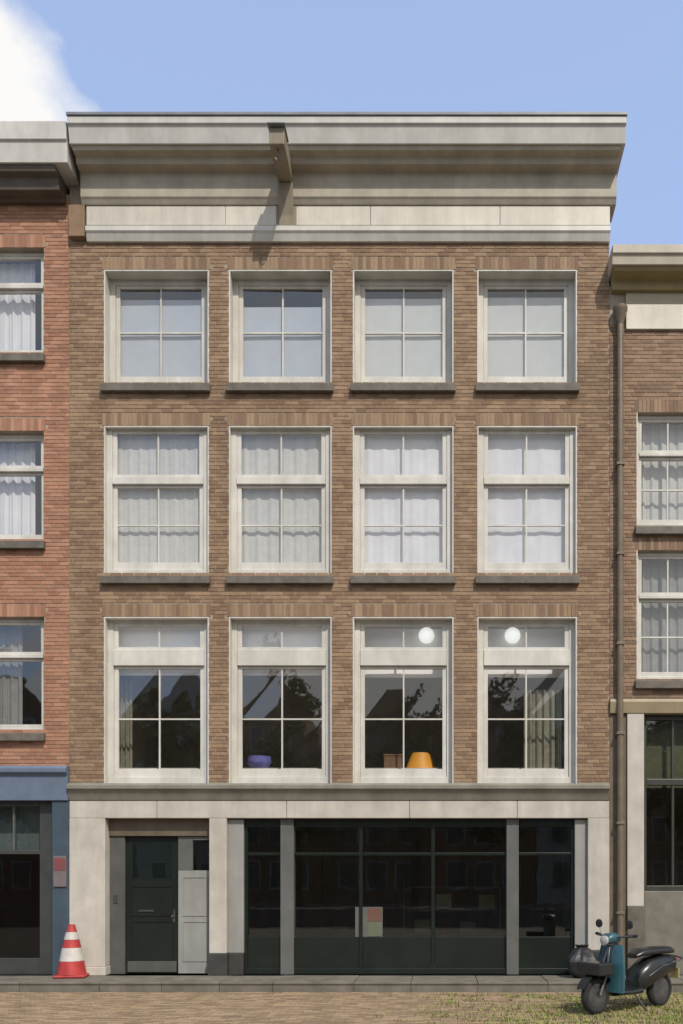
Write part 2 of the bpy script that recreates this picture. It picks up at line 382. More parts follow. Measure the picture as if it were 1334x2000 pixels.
# ================================================ MAIN HOUSE
house = empty('canal_house', (0,0,0))
tag(house, 'tall brown brick canal house with four windows per floor and hoist beam', 'house', 'houses in the row')
HX0, HX1 = X(136), X(1190)
zb = Z(1530); zt = Z(476)
Lx = [203, 447, 689, 932]; Rx = [408, 648, 886, 1127]
rowsz = [(748, 527), (1122, 832), (1530, 1205)]
holes = []
for (pb, pt) in rowsz:
    for a, b in zip(Lx, Rx): holes.append((X(a), X(b), Z(pb), Z(pt)))
holes = [(a, b, c + (.0 if i < 8 else .0), d) for i, (a,b,c,d) in enumerate(holes)]
wall_mesh(HX0, HX1, zb-.0, Z(250), holes).build('wall', M['mortar'], house, fix=False)
bricks(house, HX0+.003, HX1-.003, zb+.02, zt+.06, holes, M['brick'], seed=5)
rooms(house, HX0, HX1, [(Z(1540), Z(1175)), (Z(1160), Z(795)), (Z(780), Z(440))])
wins = []
for r_i, (pb, pt) in enumerate(rowsz):
    for c_i, (a, b) in enumerate(zip(Lx, Rx)):
        x0, x1, z0, z1 = X(a), X(b), Z(pb), Z(pt)
        if r_i == 0: w = window(house, x0, x1, z0, z1, rows=(), low_rows=2, yd=.20, fw=.11, sw=.07, botr=.12, fb=.11)
        elif r_i == 1: w = window(house, x0, x1, z0, z1, rows=(.36,), low_rows=2, yd=.07, ft=.04, transom=.12, fw=.11, sw=.07, botr=.12, fb=.11, zt=Z(935))
        else: w = window(house, x0, x1, z0, z1, rows=(.27,), low_rows=2, yd=.12, ft=.07, transom=.26, sill=False, fw=.11, sw=.07, botr=.13, fb=.12, zt=Z(1281))
        # white plastered reveals
        yv = (.199,.069,.119)[r_i]; g = MB(); g.box(x0+.0, x0+.022, -.004, yv, z0, z1-.023).box(x1-.022, x1, -.004, yv, z0, z1-.023).box(x0, x1, -.004, yv, z1-.022, z1)
        g.build('reveal', M['white'], w, bevel=.003)
        wins.append(w)
        yb = (.36,.20,.40)[r_i]
        if r_i == 0:
            cloth('blind', M[('blindsky','blindsky','blindgrey','blindgrey')[c_i]], w, x0+.05, x1-.05, z0+(.20,.26,.2,.23)[c_i], z1-(.30,.42,.28,.26)[c_i], .285, .002, 2)
        if r_i == 1:
            if c_i < 2:
                cloth('curtain', M['net'], w, x0+.04, x1-.04, z0+(.03,.10)[c_i], z1-.03, yb, (.006,.009)[c_i], (9,7)[c_i])
            else:
                cloth('curtain', M['voile'], w, x0+.04, x1-.04, z0+.03, z1-.03, yb, .005, (0,0,6,4)[c_i])
        if r_i == 2:
            cloth('blind', M['blind'], w, x0+.05, x1-.05, z1-.88, z1-.06, (.30,.30,.46,.46)[c_i], .003, 2)  # added blind, its white stands in for sky mirrored in the upper panes
            if c_i == 3: cloth('curtain', M['olive'], w, x0+.80, x1-.06, z0+.05, z1-1.1, yb, .025, 6)
            if c_i == 0: cloth('curtain', M['olive'], w, x0+.05, x0+.28, z0+.05, z1-.8, yb+.1, .025, 3)
# cornice of the main house
e = .56
ztop = CZ + (1719-226)/F*(D-e); zfb = CZ + (1719-272)/F*(D-e)
cp = [(.3, ztop+.04), (-e, ztop), (-e, ztop-.10), (-e+.035, ztop-.12), (-e+.05, ztop-.22), (-e+.09, zfb)]
cx0, cx1 = X(131,-e), X(1224,-e)
cornice(house, cx0, cx1, [(.3,ztop+.03),(-e,ztop),(-e,ztop-.11),(-e+.03,ztop-.13),(-e+.045,ztop-.2),(-e+.08,zfb),(.3,zfb)], M['cornice_top'])
cornice(house, cx0+.03, cx1-.07, [(.29,zfb-.002),(-e+.11,zfb-.002),(-e+.13,zfb-.06),(-e+.24,zfb-.075),(-e+.27,zfb-.16),(-.16,zfb-.19),(-.14,zfb-.20),(-.14,zfb-.56),(-.12,zfb-.59),(-.09,zfb-.655),(.29,zfb-.655)], M['soffit_shade'], 'cornice_moulding')  # flat lower face stands in for the frieze in the cornice's shadow
zf = zfb-.657
fx = [HX0+.30, HX0+2.55, HX0+4.9, HX0+7.0, HX1]
for a, b in zip(fx, fx[1:]): MB().prof_x([(.2,zf),(-.075,zf),(-.075,Z(446)),(-.05,Z(450)),(.2,Z(450))], a+.003, b-.003).build('frieze_board', M['frieze'], house, bevel=.006)
MB().box(HX0+.02, HX0+.28, -.10, .2, Z(470), zf).build('frieze_pier', M['brick'], house, bevel=.01)
MB().prof_x([(.2,Z(451)),(-.115,Z(451)),(-.115,Z(460)),(-.09,Z(464)),(-.05,Z(476)),(.2,Z(476))], HX0+.30, HX1).build('architrave', M['white'], house, bevel=.004)
# gutter + roof behind
MB().prof_x([(.3,ztop+.033),(-e-.02,ztop+.004),(-e-.02,ztop+.045),(-e+.01,ztop+.05),(.3,ztop+.07)], cx0-.01, cx1+.01).build('gutter', M['lead'], house)
MB().prof_x([(.31,Z(300)),(.31,ztop+.05),(4.5,ztop+1.3),(9,ztop-.4),(9,Z(300))], HX0+.02, HX1-.02).build('roof', M['tile'], house)
# right flank wall of the house above the lower neighbour, and body
MB().box(HX0+.01, HX1-.004, 4.6, 9, 0, Z(300)).build('rear_body', M['brick'], house)
g = MB(); g.quad((HX1-.002,.33,0),(HX1-.002,9,0),(HX1-.002,9,Z(250)),(HX1-.002,.33,Z(250))); g.build('flank_wall', M['brick'], house, fix=False)
# stone band above ground floor
bz0, bz1 = Z(1564), Z(1530)
M['band'] = mat('grey brown stone band', (.27,.25,.21), (.19,.175,.145), 4, .75, .4, 50, dirt=.2)
cornice(house, HX0, HX1-.01, [(.3,bz1-.003),(-.05,bz1-.003),(-.13,bz1-.04),(-.13,bz1-.10),(-.10,bz1-.12),(-.06,bz1-.2),(-.03,bz0+.003),(.3,bz0+.003)], M['band'], 'stone_band')
lj = [HX0, X(307), X(560), X(800), X(1010), HX1]
for a, b in zip(lj, lj[1:]): MB().box(a+.003, b-.003, -.02, .3, Z(1598), bz0).build('lintel_block', M['stonewhite'], house, bevel=.008)
# piers
def pier(a, b, top, bot, m='stonewhite', y=-.02, name='pier', base=None):
    p = MB().box(X(a), X(b), y, .3, Z(bot), Z(top)-.002).build(name, M[m], house, bevel=.01)
    if base: MB().box(X(a)-.015, X(b)+.015, y-.025, .3, .15, Z(bot)-.002).build('plinth', M[base], p, bevel=.01)
    return p
pier(136, 206, 1598, 1888, base='stonewhite')
pier(409, 443, 1598, 1862, base='plinthdark')
pier(1148, 1190, 1598, 1856, base='plinthdark')
# inner jambs of the wide opening
jb = MB().box(X(443)+.002, X(474), .06, .3, Z(1862), Z(1600)).build('jamb', M['greypanel'], house, bevel=.008)
MB().box(X(443)+.018, X(474), .03, .3, .15, Z(1862)-.002).build('plinth', M['plinthdark'], jb, bevel=.008)
MB().box(X(1124), X(1148)-.002, .06, .3, .15, Z(1600)).build('jamb', M['greypanel'], house, bevel=.008)
# door bay x 206..409
zg = Z(1598)-.003
MB().box(X(206)+.002, X(409)-.002, .14, .3, Z(1632), zg).build('door_header', M['brownhead'], house, bevel=.006)
MB().box(X(206)+.002, X(236), .17, .3, .15, Z(1632)-.002).build('door_jamb', M['jambdark'], house, bevel=.006)
door = MB().box(X(236)+.003, X(341)-.003, .22, .27, .16, Z(1632)-.006).build('door', M['greendark'], house, bevel=.004)
for (a, b, c, d) in ((246,331,1880,1800),(246,331,1790,1730)):
    g = MB(); xa, xb, za, zc = X(a), X(b), Z(c), Z(d)
    g.box(xa, xb, .208, .219, za, za+.02).box(xa, xb, .208, .219, zc-.02, zc).box(xa, xa+.02, .208, .219, za+.02, zc-.02).box(xb-.02, xb, .208, .219, za+.02, zc-.02)
    g.build('moulding', M['greendark'], door)
g = MB(); g.box(X(250), X(327), .212, .2185, Z(1715), Z(1645)); g.build('door_glass', M['glassdark'], door)
MB().lathe([(.006,0),(.02,-.006),(.024,-.03),(.018,-.05),(.004,-.055)], (X(330), .219, 1.1), 14, 'y').build('knob', M['metal'], door, smooth=True)
MB().box(X(262), X(292), .205, .2185, 1.18, 1.21).build('letter_slot', M['metal'], door)
bell = MB().box(X(214), X(222), .155, .169, 1.32, 1.46).build('doorbell', M['metal'], house, bevel=.003)
MB().box(X(328), X(334), .213, .2195, 1.0, 1.22).build('lock_plate', M['metal'], door)
MB().box(X(240), X(337), .205, .2195, .18, .36).build('kick_board', M['jambdark'], door, bevel=.003)
side = MB().box(X(341)+.003, X(409)-.003, .18, .25, .16, Z(1700)).build('side_panel', M['greypanel'], house, bevel=.006)
for (c, d) in ((1880, 1800), (1790, 1712)):
    g = MB(); xa, xb, za, zc = X(350), X(400), Z(c), Z(d)
    g.box(xa, xb, .17, .179, za, za+.018).box(xa, xb, .17, .179, zc-.018, zc).box(xa, xa+.018, .17, .179, za+.018, zc-.018).box(xb-.018, xb, .17, .179, za+.018, zc-.018)
    g.build('moulding', M['greypanel'], side)
g = MB(); g.box(X(341)+.003, X(370), .18, .25, Z(1700)+.002, Z(1632)-.004).box(X(370), X(409)-.003, .18, .25, Z(1640), Z(1632)-.004).box(X(403), X(409)-.003, .18, .25, Z(1700)+.002, Z(1640))
sw = g.build('side_light', M['greypaint'], house, bevel=.004)
MB().box(X(370), X(403), .21, .22, Z(1700)+.003, Z(1640)).build('pane', M['glassdark'], sw)
# wide glazed front x 474..1124
gx0, gx1, gz0, gz1 = X(474)+.002, X(1124)-.002, .15, zg
posts = [(546,572,'greypaint'), (990,1014,'greypaint')]
g = MB(); g.box(gx0, gx1, .12, .24, gz1-.13, gz1).box(gx0, gx1, .12, .24, gz0, gz0+.10).box(gx0, gx0+.05, .12, .24, gz0+.10, gz1-.13).box(gx1-.05, gx1, .12, .24, gz0+.10, gz1-.13)
front = g.build('glazed_front', M['greendark'], house, bevel=.006)
for a, b, m in posts: MB().box(X(a), X(b), .07, .27, .152, gz1-.001).build('post', M[m], front, bevel=.008)
bays = [(gx0+.052, X(546)-.003), (X(572)+.003, X(700)), (X(700)+.06, X(842)), (X(842)+.06, X(990)-.003), (X(1014)+.003, gx1-.052)]
for i, (a, b) in enumerate(bays):
    if 0 < i < 3: MB().box(b+.003, b+.057, .12, .23, gz0+.102, gz1-.132).build('mullion', M['greendark'], front, bevel=.006)
    for (c, d) in ((gz0+.62, gz1-.60), (gz1-.55, gz1-.135)):
        MB().box(a, b, .18, .19, c, d).build('pane', M['glassdark'], front)
    MB().box(a, b, .13, .22, gz1-.60+.002, gz1-.55-.002).build('rail', M['greendark'], front, bevel=.004)
    MB().box(a, b, .14, .2, gz0+.102, gz0+.618).build('kick_panel', M['greendark'], front, bevel=.004)
# shop interior
rooms(house, HX0, HX1, [(.13, Z(1590))], 'roomdark', 5)
shelf = empty('wall_shelf', (0, 2.6, .15)); tag(shelf, 'shelf of boxes in the dark room behind the wide glass front', 'shelf')
for k in range(3): MB().box(X(780), X(1000), 0, .35, .5+.45*k, .53+.45*k).build('board', M['brownhead'], shelf)
for u in (X(778), X(1000)): MB().box(u-.03, u, 0, .35, 0, 1.6).build('side', M['brownhead'], shelf)
for k, (u, h, c) in enumerate([(800,.25,(.2,.18,.12)), (850,.3,(.3,.28,.2)), (905,.22,(.16,.15,.13)), (950,.28,(.26,.2,.12))]):
    b = MB().box(X(u), X(u)+.3, 2.64, 2.9, .15+.53+.45*(k%2)+.003, .15+.53+.45*(k%2)+h).build('storage_box', mat('box card %d'%k, c, None, 5, .8), bevel=.006)
    tag(b, ['small drab box at the left end of the dark shelf','tall pale box left of centre on the dark shelf','dull low box right of centre on the dark shelf','brownish box at the right end of the dark shelf'][k], 'box', 'boxes on the shelf inside')
# notice behind the wide glass
nt_ = MB().box(X(692), X(746), .155, .166, Z(1832), Z(1772)).build('notice', mat('grey notice paper', (.12,.12,.11), (.10,.10,.09), 5, .7))
tag(nt_, 'small notice with reddish top and pale lower half on the wide glass front', 'notice')
MB().box(X(717), X(744), .150, .1545, Z(1800), Z(1774)).build('red_field', mat('faded red print', (.15,.07,.05), None, 5, .7), nt_)
MB().box(X(717), X(744), .150, .1545, Z(1830), Z(1802)).build('pale_field', mat('pale olive print', (.13,.145,.09), None, 5, .7), nt_)
# hoist beam
hb = empty('hoist_beam_unit', (X(561), 0, Z(400))); hb.name = 'hoist_beam'
tag(hb, 'weathered wooden hoist beam jutting out below the roof cornice', 'hoist beam')
bt = 13.17 - Z(400); bh = .26
bo = MB().box(-.115, .115, -.90, -.02, bt-bh, bt).build('beam', M['wood'], hb, bevel=.015)
MB().prof_x([(-.97,bt+.003),(-.62,bt+.003),(-.62,bt+.02),(-.97,bt+.015)], -.135, .135).build('beam_cap', M['lead'], hb)
MB().prof_x([(-.03,Z(452)-Z(400)),(-.09,Z(452)-Z(400)),(-.10,-.25),(-.20,bt-bh-.003),(-.03,bt-bh-.003)], -.12, .12).build('bracket', M['wood'], hb, bevel=.012)
MB().box(-.165, .165, -.079, -.02, Z(445)-Z(400), bt).build('back_board', M['wood'], hb)
MB().tube([(0,-.80,bt-bh+.01),(0,-.80,bt-bh-.06),(.035,-.80,bt-bh-.10),(.03,-.80,bt-bh-.16),(-.02,-.80,bt-bh-.17),(-.04,-.80,bt-bh-.13)], .012, 8).build('hook', M['metal'], hb, smooth=True)
# objects behind the first floor windows
def win_x(i, px): return X(px, .36)
zs = Z(1499,.3)
MB().box(X(203)+.0, X(1127), .325, .60, zs-.04, zs-.005).build('inner_sill', M['white'], house)
v = MB().lathe([(.08,0),(.15,.02),(.20,.08),(.21,.13),(.20,.19),(.205,.21)], (X(505,.5), .345, zs), 24).build('bowl', mat('violet blue glaze', (.15,.15,.38), (.10,.10,.28), 6, .3), smooth=True)
v.location = (0, .20, 0)
tag(v, 'violet blue bowl standing inside the second first floor window', 'bowl')
lp = empty('table_lamp', (X(822,.62), .64, zs-.02)); tag(lp, 'table lamp with an orange shade inside the third first floor window', 'lamp')
MB().lathe([(.27,.015),(.265,.025),(.16,.30),(.155,.30)], (0,0,0), 24).build('lamp_shade', mat('orange shade', (.62,.28,.02), (.48,.20,.015), 5, .6), lp, smooth=True)
MB().lathe([(.09,0),(.09,.02),(.02,.03),(.018,.10)], (0,0,0), 18).build('lamp_foot', M['metal'], lp, smooth=True)
wbx = empty('wooden_box', (X(768,.55), .55, zs)); tag(wbx, 'brown wooden box left of the orange shade inside the third first floor window', 'box')
MB().box(-.15, .15, -.12, .12, 0, .21).build('body', M['boxwood'], wbx, bevel=.006); MB().box(-.16, .16, -.13, .13, .213, .24).build('lid', M['boxwood'], wbx, bevel=.006)
for (px, lab) in ((833,'white globe ceiling lamp seen high in the third first floor window'), (1001,'white globe ceiling lamp seen high in the rightmost first floor window')):
    t = empty('ceiling_lamp', (X(px,.35), .35, Z(1241,.35))); tag(t, lab, 'lamp', 'globe lamps on the first floor')
    MB().lathe([(.13*math.sin(math.pi*k/12)+.002,.13*math.cos(math.pi*k/12)) for k in range(13)], (0,0,0), 20).build('globe', emis('opal globe', (.9,.92,.9), .45), t, smooth=True)
    MB().tube([(0,0,.13),(0,0,.5)], .008, 6).build('cord', M['metal'], t)
# ================================================ LEFT HOUSE (red brick)
lh = empty('red_brick_house', (0,0,0)); tag(lh, 'orange red brick house with blue shopfront left of the tall brown house', 'house', 'houses in the row')
LX0, LX1 = X(136)-6.2, X(136)-.004
lho = []
for (pb, pt) in ((690,484),(1054,842),(1428,1205)):
    for (a, b) in ((-385,-165),(-128,86)): lho.append((X(a), X(b), Z(pb), Z(pt)))
wall_mesh(LX0, LX1, Z(1500), Z(380), lho).build('wall', M['mortar'], lh, fix=False)
bricks(lh, LX0+.003, LX1-.003, Z(1500)+.01, Z(390), lho, M['brick_red'], seed=9, visible=(X(0)-.2, 9), nind=200)
rooms(lh, LX0, LX1, [(Z(1490), Z(1120)), (Z(1110), Z(760)), (Z(750), Z(400))])
for k, (a, b, c, d) in enumerate(lho):
    w = window(lh, a, b, c, d, rows=(.32,), cols=2, low_rows=1, yd=.10, transom=.06)
    cloth('curtain', M['voile'] if k < 4 else M['greynet'], w, a+.05, a+(b-a)*(.84,.84,.84,.84,.70,.72)[k], c+.05, d-.05, .30, .015, 9)
el = .50
zl = CZ + (1719-236)/F*(D-el); zl2 = CZ + (1719-312)/F*(D-el)
cornice(lh, LX0, X(129,-.5), [(.3,zl+.03),(-el,zl),(-el,zl-.28),(-el+.03,zl-.30),(-el+.05,zl2),(.3,zl2)], M['cornice_top'])
cornice(lh, LX0, LX1-.05, [(.28,zl2-.003),(-el+.08,zl2-.003),(-el+.11,zl2-.09),(-.30,zl2-.12),(-.26,zl2-.28),(-.10,zl2-.30),(-.08,Z(402)),(.28,Z(402))], mat('dark brown cornice paint', (.11,.09,.065), (.07,.055,.04), 3, .6, .2, 30), 'cornice_moulding')
MB().prof_x([(.31,Z(402)),(.31,zl+.03),(4.5,zl+1.1),(9,zl-.4),(9,Z(402))], LX0, LX1-.02).build('roof', M['tile'], lh)
MB().box(LX0, LX1-.01, 4.6, 9, 0, Z(402)).build('rear_body', M['brick_red'], lh)
fasc = cornice(lh, LX0, LX1, [(.3,Z(1497)),(-.10,Z(1497)),(-.14,Z(1503)),(-.14,Z(1510)),(-.08,Z(1516)),(-.06,Z(1564)),(.3,Z(1564))], M['bluepaint'], 'fascia')
MB().box(X(103), LX1, -.03, .3, .15, Z(1564)-.002).build('shop_post', M['bluedark'], lh, bevel=.01)
MB().box(X(-200), X(-165), -.03, .3, .15, Z(1564)-.002).build('shop_post', M['bluedark'], lh, bevel=.01)
sa, sb = X(-165)+.002, X(103)-.002
g = MB(); g.box(X(72), sb, .10, .2, .15, Z(1564)-.003).box(sa, sa+.1, .10, .2, .15, Z(1564)-.003).box(sa+.1, X(72), .10, .2, .15, .42).box(sa+.1, X(72), .10, .2, Z(1668), Z(1660)).box(sa+.1, X(72), .10, .2, Z(1574), Z(1564)-.003)
sf = g.build('shop_frame', mat('dark grey frame paint', (.055,.06,.055), (.04,.043,.04), 4, .4), lh, bevel=.006)
MB().box(sa+.1, X(72), .145, .155, .42, Z(1668)-.002).build('pane', glass('very dark shop glass', (.45,.47,.46), 1.0, .02), sf)
MB().box(sa+.1, X(72), .145, .155, Z(1660)+.002, Z(1574)-.002).build('pane', glass('frosted upper glass', (.8,.85,.85), 2.4), sf)
for px in (-40, 20): MB().box(X(px)-.012, X(px)+.012, .11, .19, Z(1660)+.003, Z(1574)-.003).build('muntin', M['greypaint'], sf)
MB().box(sa, sb, .34, .36, Z(1664), Z(1566)).build('inner_board', M['greynet'], lh)
rooms(lh, LX0, LX1, [(.13, Z(1560))], 'roomdark', 5)
sg = MB().box(X(107), X(132), -.055, -.032, Z(1732), Z(1672)).build('wall_sign', mat('muted grey sign', (.18,.15,.155), None, 5, .5), bevel=.004)
tag(sg, 'small grey sign with dull red top on the blue shop post', 'sign')
MB().box(X(108), X(131), -.060, -.0555, Z(1700), Z(1676)).build('red_field', mat('dull red print', (.22,.07,.07), None, 5, .5), sg)
# ================================================ RIGHT HOUSE (lower, brown)
rh = empty('low_brown_house', (0,0,0)); tag(rh, 'lower tan brown brick house right of the tall house', 'house', 'houses in the row')
RX0, RX1 = X(1190)+.004, X(1190)+5.2
rho = [(X(1243), X(1425), Z(1026), Z(806)), (X(1243), X(1425), Z(1326), Z(1075)), (X(1500), X(1680), Z(1026), Z(806)), (X(1500), X(1680), Z(1326), Z(1075))]
wall_mesh(RX0, RX1, Z(1364), Z(560), rho).build('wall', M['mortar'], rh, fix=False)
bricks(rh, RX0+.003, RX1-.003, Z(1364)+.01, Z(632), rho, M['brick_tan'], seed=21, visible=(0, X(1334)+.2), nind=200)
rooms(rh, RX0, RX1, [(Z(1355), Z(1050)), (Z(1040), Z(650))])
for k, (a, b, c, d) in enumerate(rho):
    w = window(rh, a, b, c, d, rows=(.34,), cols=3, low_rows=2, yd=.08, transom=.06, fw=.06)
    MB().box(a, a+.02, -.004, .079, c, d).build('reveal', M['white'], w)
    cloth('curtain', M['net'] if k % 2 == 0 else M['greynet'], w, a+.05, b-.05, c+.05, d-.05, .28, .015, 9)
er = .42
zr = CZ + (1719-477)/F*(D-er); zr2 = CZ + (1719-512)/F*(D-er)
cornice(rh, RX0-.03, RX1, [(.3,zr+.03),(-er,zr),(-er,zr-.13),(-er+.03,zr-.15),(-er+.05,zr2),(.3,zr2)], mat('warm weathered cornice paint', (.50,.45,.36), (.38,.34,.27), 2.4, .55, .2, 30, dirt=.2))
cornice(rh, RX0+.02, RX1, [(.28,zr2-.003),(-er+.08,zr2-.003),(-er+.11,zr2-.06),(-.12,zr2-.09),(-.10,Z(574)),(.28,Z(574))], mat('ochre brown cornice paint', (.30,.24,.11), (.21,.165,.075), 3, .6, .2, 30), 'cornice_moulding')
MB().box(RX0+.26, RX1, -.05, .28, Z(646), Z(598)-.002).build('frieze', M['frieze'], rh, bevel=.005)
MB().box(RX0+.26, RX1, -.035, .28, Z(598), Z(574)-.002).build('frieze_strip', mat('ochre tan board', (.42,.36,.26), (.33,.28,.20), 3, .6, .2, 30), rh)
MB().prof_x([(.31,Z(592)),(.31,zr+.02),(4.5,zr+2.0),(9,zr-.4),(9,Z(592))], RX0+.01, RX1).build('roof', M['tile'], rh)
MB().box(RX0, RX1, 4.6, 9, 0, Z(592)).build('rear_body', M['brick_tan'], rh)
MB().prof_x([(.3,Z(1366)),(-.05,Z(1366)),(-.08,Z(1372)),(-.05,Z(1394)),(.3,Z(1394))], RX0, RX1).build('shop_fascia', mat('ochre fascia paint', (.33,.27,.17), (.25,.205,.13), 3, .5, .2, 30), rh, bevel=.005)
MB().box(RX0, X(1224)-.002, -.0, .3, .15, Z(1394)-.002).build('brick_pier', M['pipe'], rh)
MB().box(X(1224), X(1257), -.04, .3, Z(1770), Z(1394)-.002).build('pilaster', M['stonewhite'], rh, bevel=.01)
MB().box(X(1224)-.0, X(1257)+.02, -.06, .3, .15, Z(1770)-.002).build('plinth', M['bluestone'], rh, bevel=.01)
qa, qb = X(1257)+.022, RX1-.3
g = MB(); g.box(qa, qa+.05, .10, .2, Z(1740), Z(1394)-.003).box(qa+.05, qb, .10, .2, Z(1740), Z(1730)).box(qa+.05, qb, .10, .2, Z(1532), Z(1520)).box(qa+.05, qb, .10, .2, Z(1404), Z(1394)-.003)
for px in (1318, 1400, 1480): g.box(X(px)-.02, X(px)+.02, .11, .19, Z(1730), Z(1532)).box(X(px)-.02, X(px)+.02, .11, .19, Z(1520), Z(1404))
sf = g.build('shop_frame', mat('olive black frame paint', (.05,.052,.042), (.035,.037,.03), 4, .4), rh, bevel=.006)
MB().box(qa+.05, qb, .145, .15, Z(1730), Z(1532)).build('pane', M['glassdark'], sf)
MB().box(qa+.05, qb, .145, .15, Z(1520), Z(1404)).build('pane', M['glassdark'], sf)
MB().box(qa, qb, .04, .28, .15, Z(1740)-.002).build('shop_plinth', mat('grey stone plinth', (.20,.185,.15), (.13,.12,.10), 4, .7, .4, 40), rh, bevel=.01)
rooms(rh, RX0, RX1, [(.13, Z(1390))], 'roomdark', 5)
MB().box(qa, qb, .32, .34, Z(1535), Z(1396)).build('inner_blind', M['olive'], rh)
# drainpipe between the houses
dp = empty('drainpipe', (X(1209), -.09, .15)); tag(dp, 'brown drainpipe running down the joint of the tall and low houses', 'drainpipe')
MB().tube([(0,0,0),(0,0,Z(640)-.15)], .05, 14).build('pipe', M['pipe'], dp, smooth=True)
MB().lathe([(.055,0),(.11,.20),(.12,.22),(.12,.26)], (0,0,Z(640)-.15), 16).build('hopper', M['pipe'], dp, smooth=True)
for k in range(6): MB().box(-.065, .065, -.06, .085, 1+k*1.45, 1.04+k*1.45).build('clamp', M['pipe'], dp, bevel=.004)
# ================================================ TRAFFIC CONE
yc = -.24
cn = empty('traffic_cone', (X(140,yc), yc, .152), .2); tag(cn, 'red and white traffic cone standing by the left pier of the tall house', 'traffic cone')
Mred = mat('red cone plastic', (.52,.05,.05), (.38,.03,.03), 7, .55, dirt=.35)
Mwh = mat('white reflective band', (.66,.63,.60), (.5,.47,.44), 7, .45, dirt=.35)
MB().box(-.24, .24, -.22, .22, 0, .045).build('base', Mred, cn, bevel=.02)
def cz(r0, r1, h0, h1, m, nm): MB().lathe([(r0,h0),(r1,h1)], (0,0,0), 28).build(nm, m, cn, smooth=True)
cz(.225,.185,.046,.26,Mred,'cone_body'); cz(.187,.145,.262,.47,Mwh,'band'); cz(.143,.115,.472,.60,Mred,'cone_body'); cz(.117,.085,.602,.72,Mwh,'band'); cz(.083,.05,.722,.84,Mred,'cone_tip')
# ================================================ SCOOTER
ys = -2.75
sc = empty('motor_scooter', (X(1228,ys), ys, .004), R(180+36)); tag(sc, 'black motor scooter with teal front shield parked at the right edge', 'scooter')
Mblk = mat('black scooter paint', (.018,.02,.02), (.012,.013,.013), 4, .3)
Mteal = mat('teal scooter paint', (.028,.10,.125), (.022,.08,.10), 4, .35)
Mrub = mat('tyre rubber', (.022,.022,.022), (.015,.015,.015), 20, .85, .4, 80)
def tyre(cx, nm='wheel'):
    w = MB().lathe([(.05,-.035),(.10,-.04),(.155,-.035),(.155,.035),(.10,.04),(.05,.035)], (cx,0,.235), 28, 'y').build(nm, M['metal'], sc, smooth=True)
    g = MB(); n, m_ = 32, 10
    for i in range(n):
        for j in range(m_):
            def P(i, j):
                a = 2*math.pi*i/n; b = 2*math.pi*j/m_; r = .19+.045*math.cos(b); return (cx+r*math.cos(a), .052*math.sin(b), .235+r*math.sin(a))
            g.quad(P(i,j), P(i+1,j), P(i+1,j+1), P(i,j+1))
    g.build('tyre', Mrub, w, smooth=False)
tyre(.62); tyre(-.60)
def loft(secs, name, m, n=16):
    """secs: (x, zc, halfwidth, halfheight)"""
    g = MB(); rings = []
    for (x, z, hw, hh) in secs:
        rings.append([(x, hw*math.copysign(abs(math.cos(2*math.pi*k/n))**.7, math.cos(2*math.pi*k/n)), z+hh*math.copysign(abs(math.sin(2*math.pi*k/n))**.7, math.sin(2*math.pi*k/n))) for k in range(n)])
    i = 0; g.v = [p for r_ in rings for p in r_]
    for a in range(len(rings)-1):
        for k in range(n): g.f.append((a*n+k, a*n+(k+1)%n, (a+1)*n+(k+1)%n, (a+1)*n+k)); g.t.append(.5)
    g.f.append(tuple(range(n))); g.f.append(tuple((len(rings)-1)*n+k for k in range(n))); g.t += [.5,.5]
    return g.build(name, m, sc, smooth=True)
loft([(-.88,.60,.05,.05),(-.80,.58,.13,.11),(-.55,.54,.17,.16),(-.30,.47,.17,.19),(-.12,.38,.15,.17),(-.06,.33,.12,.10)], 'rear_body', Mblk)
loft([(-.12,.26,.15,.05),(.1,.25,.16,.04),(.34,.26,.15,.05)], 'footboard', Mblk)
loft([(-.84,.735,.07,.03),(-.72,.755,.13,.05),(-.40,.755,.15,.055),(-.16,.74,.14,.05),(-.06,.70,.09,.03)], 'seat', Mblk)
# leg shield: curved sheet with thickness
g = MB(); nz_, ny_ = 8, 8
def Sh(u, v, off):
    z = .27+.60*u; wy = .25*(1-.30*u**2); yv = (v*2-1)*wy; x = .36+.05*(1-(v*2-1)**2)+.10*(1-u)*0-.13*u*.5+off
    return (x, yv, z)
for i in range(nz_):
    for j in range(ny_):
        for off in (0, .03): g.quad(*(Sh(u/nz_, v/ny_, off) for u, v in ((i,j),(i,j+1),(i+1,j+1),(i+1,j))))
for i in range(nz_):
    for v in (0, 1): g.quad(Sh(i/nz_,v,0), Sh((i+1)/nz_,v,0), Sh((i+1)/nz_,v,.03), Sh(i/nz_,v,.03))
for j in range(ny_): g.quad(Sh(1,j/ny_,0), Sh(1,(j+1)/ny_,0), Sh(1,(j+1)/ny_,.03), Sh(1,j/ny_,.03))
g.build('leg_shield', Mteal, sc, smooth=True)
g = MB(); n = 14
for k in range(n):
    a0, a1 = R(20+150*k/n), R(20+150*(k+1)/n)
    for s_ in (0,):
        p = [(.62+.27*math.cos(a), yy, .245+.27*math.sin(a)) for a, yy in ((a0,-.075),(a0,.075),(a1,.075),(a1,-.075))]
        q2 = [(.62+.255*math.cos(a), yy, .245+.255*math.sin(a)) for a, yy in ((a0,-.075),(a1,-.075),(a1,.075),(a0,.075))]
        g.quad(*p); g.quad(*q2)
    g.quad((.62+.27*math.cos(a0),-.075,.245+.27*math.sin(a0)),(.62+.27*math.cos(a1),-.075,.245+.27*math.sin(a1)),(.62+.245*math.cos(a1),-.078,.245+.2*math.sin(a1)),(.62+.245*math.cos(a0),-.078,.245+.2*math.sin(a0)))
g.build('front_mudguard', Mblk, sc)
